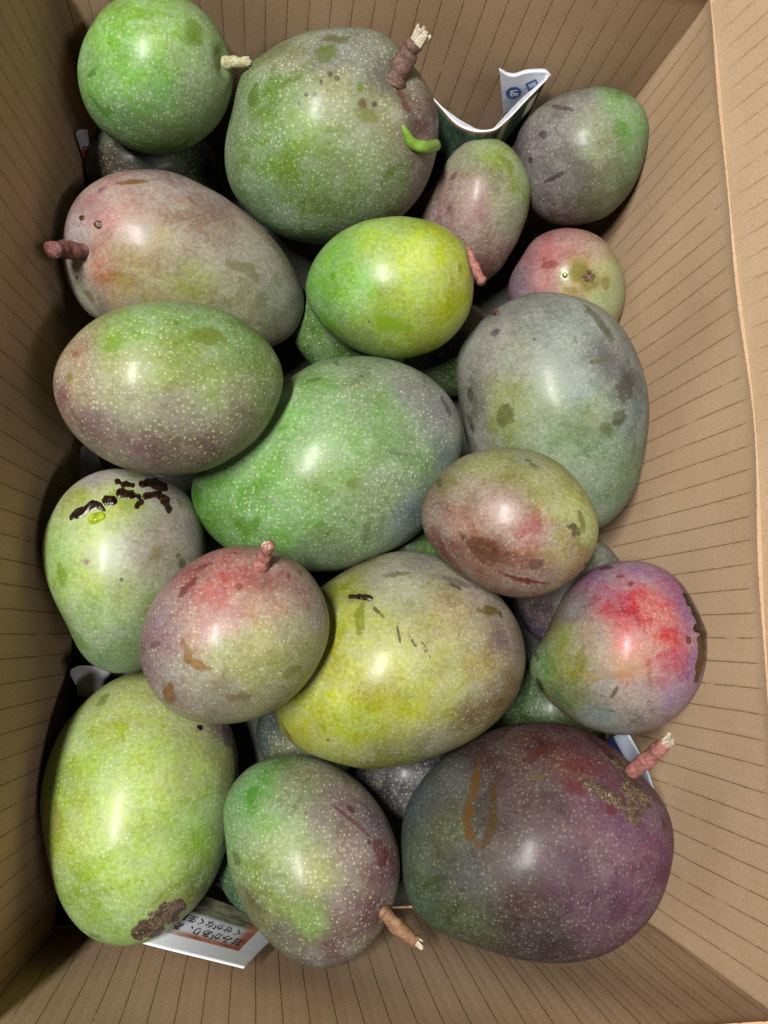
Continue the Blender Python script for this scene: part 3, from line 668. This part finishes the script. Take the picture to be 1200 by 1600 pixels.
   st=[("582,1315 600,1332 596,1350", 10, '6a3434'), ("545,1262 553,1270", 5, '6c4448'), ("366,1330 374,1350", 9, '70803c'), ("398,1230 390,1252", 10, '62ac3c'), ("520,1258 560,1290 580,1310", 3, '7c5058'), ("405,1425 385,1395", 8, '747050')], prm=(1.0, .55, .03),
   stem=("598,1424 618,1445 637,1462 650,1472", 10, 9, 'STEM_OCHRE', .9, .004), dent=[(600, 1430, 14, -4)]),
 18: dict(c=cc("650,1250,748480 700,1220,70747a 700,1300,707a70 650,1350,6c8478 660,1420,5c8070 750,1180,6c5450 830,1160,744c50 900,1200,885058 950,1180,84606c 850,1250,746068 920,1260,8c6484 980,1290,946494 1020,1330,9a6890 1000,1390,8c6084 950,1430,7c5078 880,1350,785470 820,1400,64484c 780,1330,705c60 720,1430,60705c 850,1470,5c4858 1030,1270,906890 960,1240,90607c 730,1370,686a64"),
   st=[("748,1186 742,1230 730,1280 733,1305 752,1326", 7, '7c5210'), ("752,1326 768,1300 772,1225", 6, '604818'), ("655,1396 668,1380 690,1368", 4, '4c5c1c'), ("1036,1282 1038,1298", 7, '7c2c3c'), ("1012,1303", 4, '7c3040'), ("655,1225 668,1210", 6, '343a28'), ("840,1175 850,1170", 9, '6c3c2c'), ("885,1195 920,1185", 9, '7c3c3c'), ("890,1235 915,1230", 9, '7c3c40'), ("955,1265", 8, '7c3448'), ("655,1275 664,1235", 1.6, '2c3428'), ("820,1218 860,1210", 3.5, '847048'), ("920,1150 960,1185 985,1215", 6, '4c3438'), ("790,1345 810,1370", 14, '605048')], prm=(0.34, .15, -.12),
   scab=[[("916,1224 935,1232", 9), ("940,1236 965,1250 982,1258", 13), ("985,1236 1000,1250", 18), ("986,1262 990,1278", 14)], [("960,1190 978,1212 985,1230", 5)]],
   dent=[(988, 1206, 22, -8)], stem=("986,1206 1003,1194 1022,1177 1040,1160", 12, 10, 'STEM_PINK', .8, .022)),
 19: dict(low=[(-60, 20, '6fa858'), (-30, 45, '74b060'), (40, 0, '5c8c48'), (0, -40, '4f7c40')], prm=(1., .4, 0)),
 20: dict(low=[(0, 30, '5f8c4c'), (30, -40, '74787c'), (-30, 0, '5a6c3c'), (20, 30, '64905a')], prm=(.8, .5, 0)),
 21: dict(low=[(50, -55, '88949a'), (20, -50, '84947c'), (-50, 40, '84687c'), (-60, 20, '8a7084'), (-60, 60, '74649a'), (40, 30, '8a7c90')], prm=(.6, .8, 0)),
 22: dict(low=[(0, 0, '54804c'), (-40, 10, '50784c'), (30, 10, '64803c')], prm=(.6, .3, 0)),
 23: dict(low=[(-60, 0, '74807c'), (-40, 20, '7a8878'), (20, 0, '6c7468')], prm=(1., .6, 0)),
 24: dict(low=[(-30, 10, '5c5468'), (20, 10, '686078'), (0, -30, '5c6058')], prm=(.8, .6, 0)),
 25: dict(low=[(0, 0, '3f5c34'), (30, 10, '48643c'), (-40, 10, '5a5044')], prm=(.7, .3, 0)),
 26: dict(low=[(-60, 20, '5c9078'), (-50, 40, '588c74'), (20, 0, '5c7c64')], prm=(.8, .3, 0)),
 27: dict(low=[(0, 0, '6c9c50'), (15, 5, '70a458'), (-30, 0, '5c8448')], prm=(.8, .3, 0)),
}
LAB = {
 1: 'round bright green mango with a short pale stem, wedged in the box corner',
 2: 'large pale green mango with a thick brown stem and a curled green sprout',
 3: 'pinkish tan mango with reddish stem touching the cardboard wall, dark spots beside it',
 4: 'smooth oval mango, green above and dusty mauve below, one round olive stain',
 5: 'lime yellow mango with small red stem lying on the larger fruit',
 6: 'dull pink mango with a green tip beside the lime yellow one',
 7: 'purple grey mango with one bright green end against the back corner',
 8: 'small pink and cream mango with wet star shaped stem scar',
 9: 'big grey green mango with dusty bloom and brown blotches beside the cardboard wall',
 10: 'largest green mango densely dotted, with a round dark green stain',
 11: 'maroon and yellow green mango with dark red stain lying on the bigger fruit',
 12: 'pale green mango with black dried sap splashed across its shoulder',
 13: 'rosy mango with upright pink stem and amber sap streaks',
 14: 'big olive yellow mango with dark scratches and a brown sap mark',
 15: 'bright red and purple mango with black sap crust facing the cardboard wall',
 16: 'long lime green mango with a brown corky scab near its tip',
 17: 'half green half mauve mango with ochre stem broken off white',
 18: 'large dark purple mango with pink stem and crackled brown scab',
 19: 'shaded green mango mostly hidden under the lime yellow mango',
 20: 'dark olive mango in the gap between lime yellow and grey green mangoes',
 21: 'dusty lilac mango peeping out behind the bright red mango',
 22: 'dark green mango deep in the gap above the large purple mango',
 23: 'grey green mango underneath the rosy mango and the olive yellow one',
 24: 'dull violet mango in the dark gap beneath the olive yellow mango',
 25: 'very dark green mango in shadow beneath the round bright green mango',
 26: 'teal green mango buried between the scabbed lime mango and the half mauve mango',
 27: 'green mango buried beneath the largest dotted green mango',
}
for k, i_ in FI.items():
    if 'stem' in i_:
        st_ = list(i_['stem']); st_[3] = globals()[st_[3]]; i_['stem'] = tuple(st_)
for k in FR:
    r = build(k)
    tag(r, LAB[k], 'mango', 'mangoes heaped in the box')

# =====================================================================  newspaper and leaflets
def sheet(name, fn, nu, nv, mat, parent=None, origin=(0, 0, 0), th=.0002):
    uu = np.linspace(0, 1, nu); vv = np.linspace(0, 1, nv)
    P = np.array([[fn(a, b) for a in uu] for b in vv])
    du = np.gradient(P, axis=1); dv = np.gradient(P, axis=0); n = np.cross(du, dv); n /= np.linalg.norm(n, axis=-1)[..., None]+1e-12
    N = nu*nv; idx = np.arange(N).reshape(nv, nu)
    a, b, c, d = idx[:-1, :-1].ravel(), idx[:-1, 1:].ravel(), idx[1:, 1:].ravel(), idx[1:, :-1].ravel()
    f = np.concatenate([np.stack([a, b, c, d], 1), np.stack([d, c, b, a], 1)+N])
    def strip(e): return np.stack([e[1:], e[:-1], e[:-1]+N, e[1:]+N], 1)
    f = np.concatenate([f]+[strip(e) for e in (idx[0, :], idx[:, -1], idx[-1, ::-1], idx[::-1, 0])])
    V = np.concatenate([P.reshape(-1, 3), (P-n*th).reshape(-1, 3)])
    o = mesh_obj(name, V, f, mat, parent, origin)
    UV = np.stack(np.meshgrid(uu, vv), -1).reshape(-1, 2); UV = np.concatenate([UV, UV])
    l = o.data.uv_layers.new(name='UVMap'); l.data.foreach_set('uv', UV[f.ravel()].astype(np.float32).ravel())
    return o
def interp_path(pts, t):
    pts = np.array(pts, float); n = len(pts)-1; x = min(max(t, 0), 1)*n; i = min(int(x), n-1); t = x-i
    Pe = np.vstack([2*pts[0]-pts[1], pts, 2*pts[-1]-pts[-2]]); p0, p1, p2, p3 = Pe[i:i+4]
    return .5*((2*p1)+(-p0+p2)*t+(2*p0-5*p1+4*p2-p3)*t*t+(-p0+3*p1-3*p2+p3)*t**3)
def text_mesh(body, size, name, align='CENTER'):
    cu = bpy.data.curves.new(name, 'FONT'); cu.body = body; cu.size = size; cu.align_x = align; cu.align_y = 'CENTER'
    cu.resolution_u = 3; cu.offset = size*.012
    o = bpy.data.objects.new(name, cu); COL.objects.link(o)
    bpy.context.view_layer.update()
    me = bpy.data.meshes.new_from_object(o.evaluated_get(bpy.context.evaluated_depsgraph_get()))
    V = np.array([v.co[:] for v in me.vertices]).reshape(-1, 3); Fc = [list(p.vertices) for p in me.polygons]
    bpy.data.objects.remove(o); bpy.data.curves.remove(cu); bpy.data.meshes.remove(me)
    return V, Fc
def flat_mat(name, c, rough=.45):
    s = NT(name); v = s.obj_vec()
    s.l(s.mix(s.mr(s.noise(v, 900, 3), .35, .65, 0, .25), c, tuple(min(1, x*1.5+.03) for x in c[:3])+(1,)), s.b.inputs['Base Color'])
    s.b.inputs['Roughness'].default_value = rough; return s.mat
INK = flat_mat('black_ink', (.012, .012, .02, 1)); BLUE = flat_mat('blue_ink', (.015, .09, .30, 1)); WINK = flat_mat('paper_white', (.72, .76, .82, 1))

# --- folded newspaper standing behind the fruit: an S-shaped bundle of pages
ZT = .372
top = [(640, 132, .385), (668, 150, .383), (692, 168, .380), (718, 192, .377), (745, 206, .375), (772, 203, .373), (795, 183, .371), (818, 160, .369), (842, 137, .366), (857, 119, .362), (848, 110, .359), (822, 112, .362), (798, 117, .364), (781, 107, .361)]
TP = [at(*p) for p in top]
NP_ = empty('newspaper', (.13, .28, .03)); tag(NP_, 'folded newspaper standing in a wave against the cardboard behind the pink mango', 'newspaper')
NO = np.array(NP_.location)
def outer_print(s, uv, u, v):
    n = s.noise(s.scale_vec(uv, 14, 5, 1), 1.0, 4, .6)
    c = s.mix(s.mr(n, .42, .6), (.008, .022, .012, 1), (.03, .07, .035, 1))
    c = s.mix(band(s, u, .60, .66, .004), c, (.20, .22, .13, 1))
    c = s.mix(band(s, v, .965, .985, .003), c, (.16, .05, .03, 1))
    c = s.mix(s.mr(v, .983, .988), c, WHITE)
    c = s.mix(s.math('MULTIPLY', band(s, u, .80, .87, .01), band(s, v, .72, .9, .02)), c, (.6, .6, .6, 1))
    return s.mix(s.mr(u, .965, .97), c, WHITE)
def inner_print(s, uv, u, v):
    n = s.noise(s.scale_vec(uv, 60, 40, 1), 1.0, 4, .7)
    c = s.mix(s.math('MULTIPLY', s.mr(n, .5, .56), s.mr(v, .55, .72, .8, 0.)), (.66, .71, .80, 1), (.12, .14, .17, 1))
    return c
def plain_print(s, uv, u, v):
    return s.mix(s.mr(s.noise(uv, 30, 3), .4, .6), (.42, .42, .45, 1), (.32, .33, .37, 1))  # page white greyed for the shade down the box sides
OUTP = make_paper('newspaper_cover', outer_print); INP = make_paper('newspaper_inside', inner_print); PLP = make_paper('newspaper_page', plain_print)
def s_curve(off, drop):
    def fn(a, b):
        p = interp_path(TP, a); q = interp_path(TP, min(1, a+.01))-interp_path(TP, max(0, a-.01)); q[2] = 0
        q /= np.linalg.norm(q)+1e-9; nrm = np.array([-q[1], q[0], 0])
        z = p[2]-drop-(1-b)*.075+.0015*math.sin(a*23+off*900)
        r = p+nrm*(off+.003*(1-b)*math.sin(a*9)); r[2] = z; return r
    return fn
s_end = 9.0/13
for j, off in enumerate((0, .0007, .0014, .0021)):
    def fr_(a, b, f=s_curve(off, .0006*j if j else .0)): return f(a*(s_end+.035 if j < 3 else s_end), b)
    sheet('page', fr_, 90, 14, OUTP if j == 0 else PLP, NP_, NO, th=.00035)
# the leaf folded back toward the wall, its blue badge visible
back = [(861, 118, .3615), (853, 111, .359), (838, 110.5, .3600), (822, 112, .3610), (806, 117, .3625), (794, 116, .3625), (787, 112, .3610), (780, 107, .3590)]
BP = [at(*p) for p in back]
low_ = [at(*p) for p in ((815, 168, .392), (809, 170, .393), (803, 172, .394), (797, 175, .395), (793, 177, .396), (790, 179, .397), (788, 181, .398), (787, 183, .399))]
def back_fn(a, b):
    p = interp_path(BP, a); q = interp_path(low_, a); return q+(p-q)*b
sheet('page', lambda a, b: back_fn(1-a, b), 40, 16, INP, NP_, NO, th=.0004)
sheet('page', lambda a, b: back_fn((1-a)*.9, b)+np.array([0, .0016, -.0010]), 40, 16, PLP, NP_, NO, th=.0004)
def to_back(u, v):     # photograph pixel on the folded leaf -> point just proud of it
    best = None
    d = wray(u, v); d = d/np.linalg.norm(d)
    r = BACKT.ray_cast(Vector(C0), Vector(d)); p = np.array(r[0]) if r[0] else at(u, v, .385)
    return p-d*.0005
_uu = np.linspace(0, 1, 40); _vv = np.linspace(0, 1, 16)
_P = [tuple(back_fn(a, b)) for b in _vv for a in _uu]
BACKT = BVHTree.FromPolygons(_P, [[j*40+i, j*40+i+1, (j+1)*40+i+1, (j+1)*40+i] for j in range(15) for i in range(39)])
def stamp(name, V, Fc, cx, cy, rot, mat, parent, origin, lift=0., mapf=to_back, sx=1., sy=1.):
    ca, sa = math.cos(rot), math.sin(rot); W_ = []
    for x, y, _ in V:
        x *= sx; y *= sy
        p = mapf(cx+x*ca+y*sa, cy+x*sa-y*ca); W_.append(p+(C0-p)/np.linalg.norm(C0-p)*lift)
    return mesh_obj(name, W_, Fc, mat, parent, origin, smooth=False)
disc = [(12.2*math.cos(t)*1.0, 8.8*math.sin(t), 0) for t in np.linspace(0, 6.283, 33)[:-1]]
bd = stamp('badge', disc, [list(range(32))], 802.5, 145, math.radians(-12), BLUE, NP_, NO)
V, Fc = text_mesh('18', 17, 'digits')
stamp('digits', V, Fc, 802.5, 145, math.radians(80), WINK, bd, NO, .0003, sy=1.0, sx=.72)
fr2 = [(-9, -6, 0), (9, -6, 0), (9, 6, 0), (-9, 6, 0), (-6.5, -3.5, 0), (6.5, -3.5, 0), (6.5, 3.5, 0), (-6.5, 3.5, 0)]
stamp('printed_box', fr2, [[0, 1, 5, 4], [1, 2, 6, 5], [2, 3, 7, 6], [3, 0, 4, 7]], 832, 133, math.radians(-25), BLUE, NP_, NO)

# --- recipe leaflet under the front fruit, lying up against the front wall
A_, B_, C_, D_ = at(196, 1467, .4235), at(380, 1513, .3735), at(452, 1445, .434), at(262, 1378, .457)
def leaf(a, b):
    p = A_*(1-a)*(1-b)+B_*a*(1-b)+C_*a*b+D_*(1-a)*b
    p = p+np.array([0, 0, 1])*(-.004*math.sin(math.pi*b)+.0012*math.sin(a*5+b*3))*(.2+.8*b)
    p[1] = max(p[1], YF+.0006); return p
def leaf_print(s, uv, u, v):
    inx = s.math('MULTIPLY', s.mr(u, .868, .872, 1., 0.), s.mr(v, .228, .232))
    n = s.noise(s.scale_vec(uv, 5, 9, 1), 1.0, 5, .65)
    pic = s.mix(s.mr(n, .4, .6), (.055, .05, .025, 1), (.16, .17, .10, 1))
    body = s.mix(s.mr(v, .56, .66), (.62, .62, .66, 1), pic)
    red = s.mix(s.mr(n, .4, .62), (.33, .085, .045, 1), (.50, .22, .14, 1))
    e = s.math('MAXIMUM', s.mr(u, .74, .84), s.mr(v, .27, .34, 1., 0.))
    e = s.math('MULTIPLY', e, s.mr(v, .75, .95, 1., .2))
    e = s.math('MULTIPLY', e, s.mr(u, .15, .55, .25, 1.))
    body = s.mix(e, body, red)
    return s.mix(inx, WHITE, body)
LP = make_paper('leaflet_print', leaf_print)
LO = np.array([.01, -.14, .03])
lf = sheet('leaflet', lambda a, b: leaf(a, b), 40, 24, LP, None, LO)
tag(lf, 'white bordered recipe leaflet with Japanese text under the front mangoes', 'leaflet')
_P = [tuple(leaf(a, b)) for b in np.linspace(0, 1, 24) for a in np.linspace(0, 1, 40)]
def to_leaf_uv(x, y):
    p = leaf(min(max(x, 0), 1), min(max(y, 0), 1)); return p+(C0-p)/np.linalg.norm(C0-p)*.0004
def leaf_text(body, size, cu, cv, ar):
    V, Fc = text_mesh(body, size, 'printed_text', 'LEFT')
    W_ = [to_leaf_uv(cu-x*ar, cv-y) for x, y, _ in V]
    return mesh_obj('printed_text', W_, Fc, INK, lf, LO, smooth=False)
leaf_text('甘みがあり、あっさり', .135, .845, .365, .60)
leaf_text('くせがなく生臭さ', .125, .79, .52, .60)

# --- newspaper lining the floor of the box, coloured near black to stand for shade in the gaps
def lining_shade(s, uv, u, v):
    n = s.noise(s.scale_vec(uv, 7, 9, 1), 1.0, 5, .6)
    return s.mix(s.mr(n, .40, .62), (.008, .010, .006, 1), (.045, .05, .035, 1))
LIN = make_paper('shade_newsprint', lining_shade)
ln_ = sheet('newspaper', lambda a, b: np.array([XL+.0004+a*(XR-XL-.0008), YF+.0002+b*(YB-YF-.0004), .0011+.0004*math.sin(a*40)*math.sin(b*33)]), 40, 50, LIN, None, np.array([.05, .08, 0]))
tag(ln_, 'newspaper lining the box floor, darkened to stand for shade beneath the mangoes', 'newspaper')
# --- scraps of newspaper down the sides of the box
def quad_sheet(name, pts, mat, label, cat, bend=.002, n=14, group=None):
    P4 = [at(*p) for p in pts]
    def fn(a, b):
        p = P4[0]*(1-a)*(1-b)+P4[1]*a*(1-b)+P4[2]*a*b+P4[3]*(1-a)*b
        d = np.cross(P4[1]-P4[0], P4[3]-P4[0]); d /= np.linalg.norm(d)
        p = p+d*bend*(math.sin(a*5+b*2)+.6*math.sin(b*7-a*3))
        p[0] = min(max(p[0], XL+.0006), XR-.0006); p[2] = max(p[2], .0008); return p
    org = sum(P4)/4; org[2] = min(p[2] for p in P4)
    o = sheet(name, fn, n, n, mat, None, org); tag(o, label, cat, group); return o
def red_print(s, uv, u, v):
    c = s.mix(s.mr(v, .68, .70), (.42, .045, .025, 1), WHITE)
    c = s.mix(s.math('MULTIPLY', s.mr(s.math('ADD', u, v), .95, .98), s.mr(v, .60, .62, 1., 0.)), c, (.62, .33, .03, 1))
    c = s.mix(band(s, v, .70, .725, .004), c, (.01, .012, .04, 1))
    return s.mix(s.math('MULTIPLY', band(s, u, .55, .7, .02), s.mr(v, .4, .42, 1., 0.)), c, (.6, .5, .45, 1))
def blue_print(s, uv, u, v):
    c = s.mix(band(s, v, .30, .62, .02), (.50, .55, .66, 1), (.02, .03, .16, 1))
    return c
quad_sheet('newspaper_scrap', [(131, 296, .446), (145, 288, .446), (137, 203, .405), (114, 207, .400)], make_paper('red_print', red_print), 'red and white newspaper scrap standing in the corner below the round green mango', 'newspaper', .0006)
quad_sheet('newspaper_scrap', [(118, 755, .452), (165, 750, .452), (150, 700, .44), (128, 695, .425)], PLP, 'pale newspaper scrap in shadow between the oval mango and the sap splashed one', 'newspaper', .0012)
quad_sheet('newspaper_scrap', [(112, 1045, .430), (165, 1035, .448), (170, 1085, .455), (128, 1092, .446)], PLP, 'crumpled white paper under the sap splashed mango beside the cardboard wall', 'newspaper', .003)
quad_sheet('newspaper_scrap', [(925, 1165, .440), (985, 1250, .440), (1024, 1240, .398), (982, 1140, .398)], make_paper('blue_print', blue_print), 'white and navy newspaper edge behind the large dark purple mango', 'newspaper', .0008)
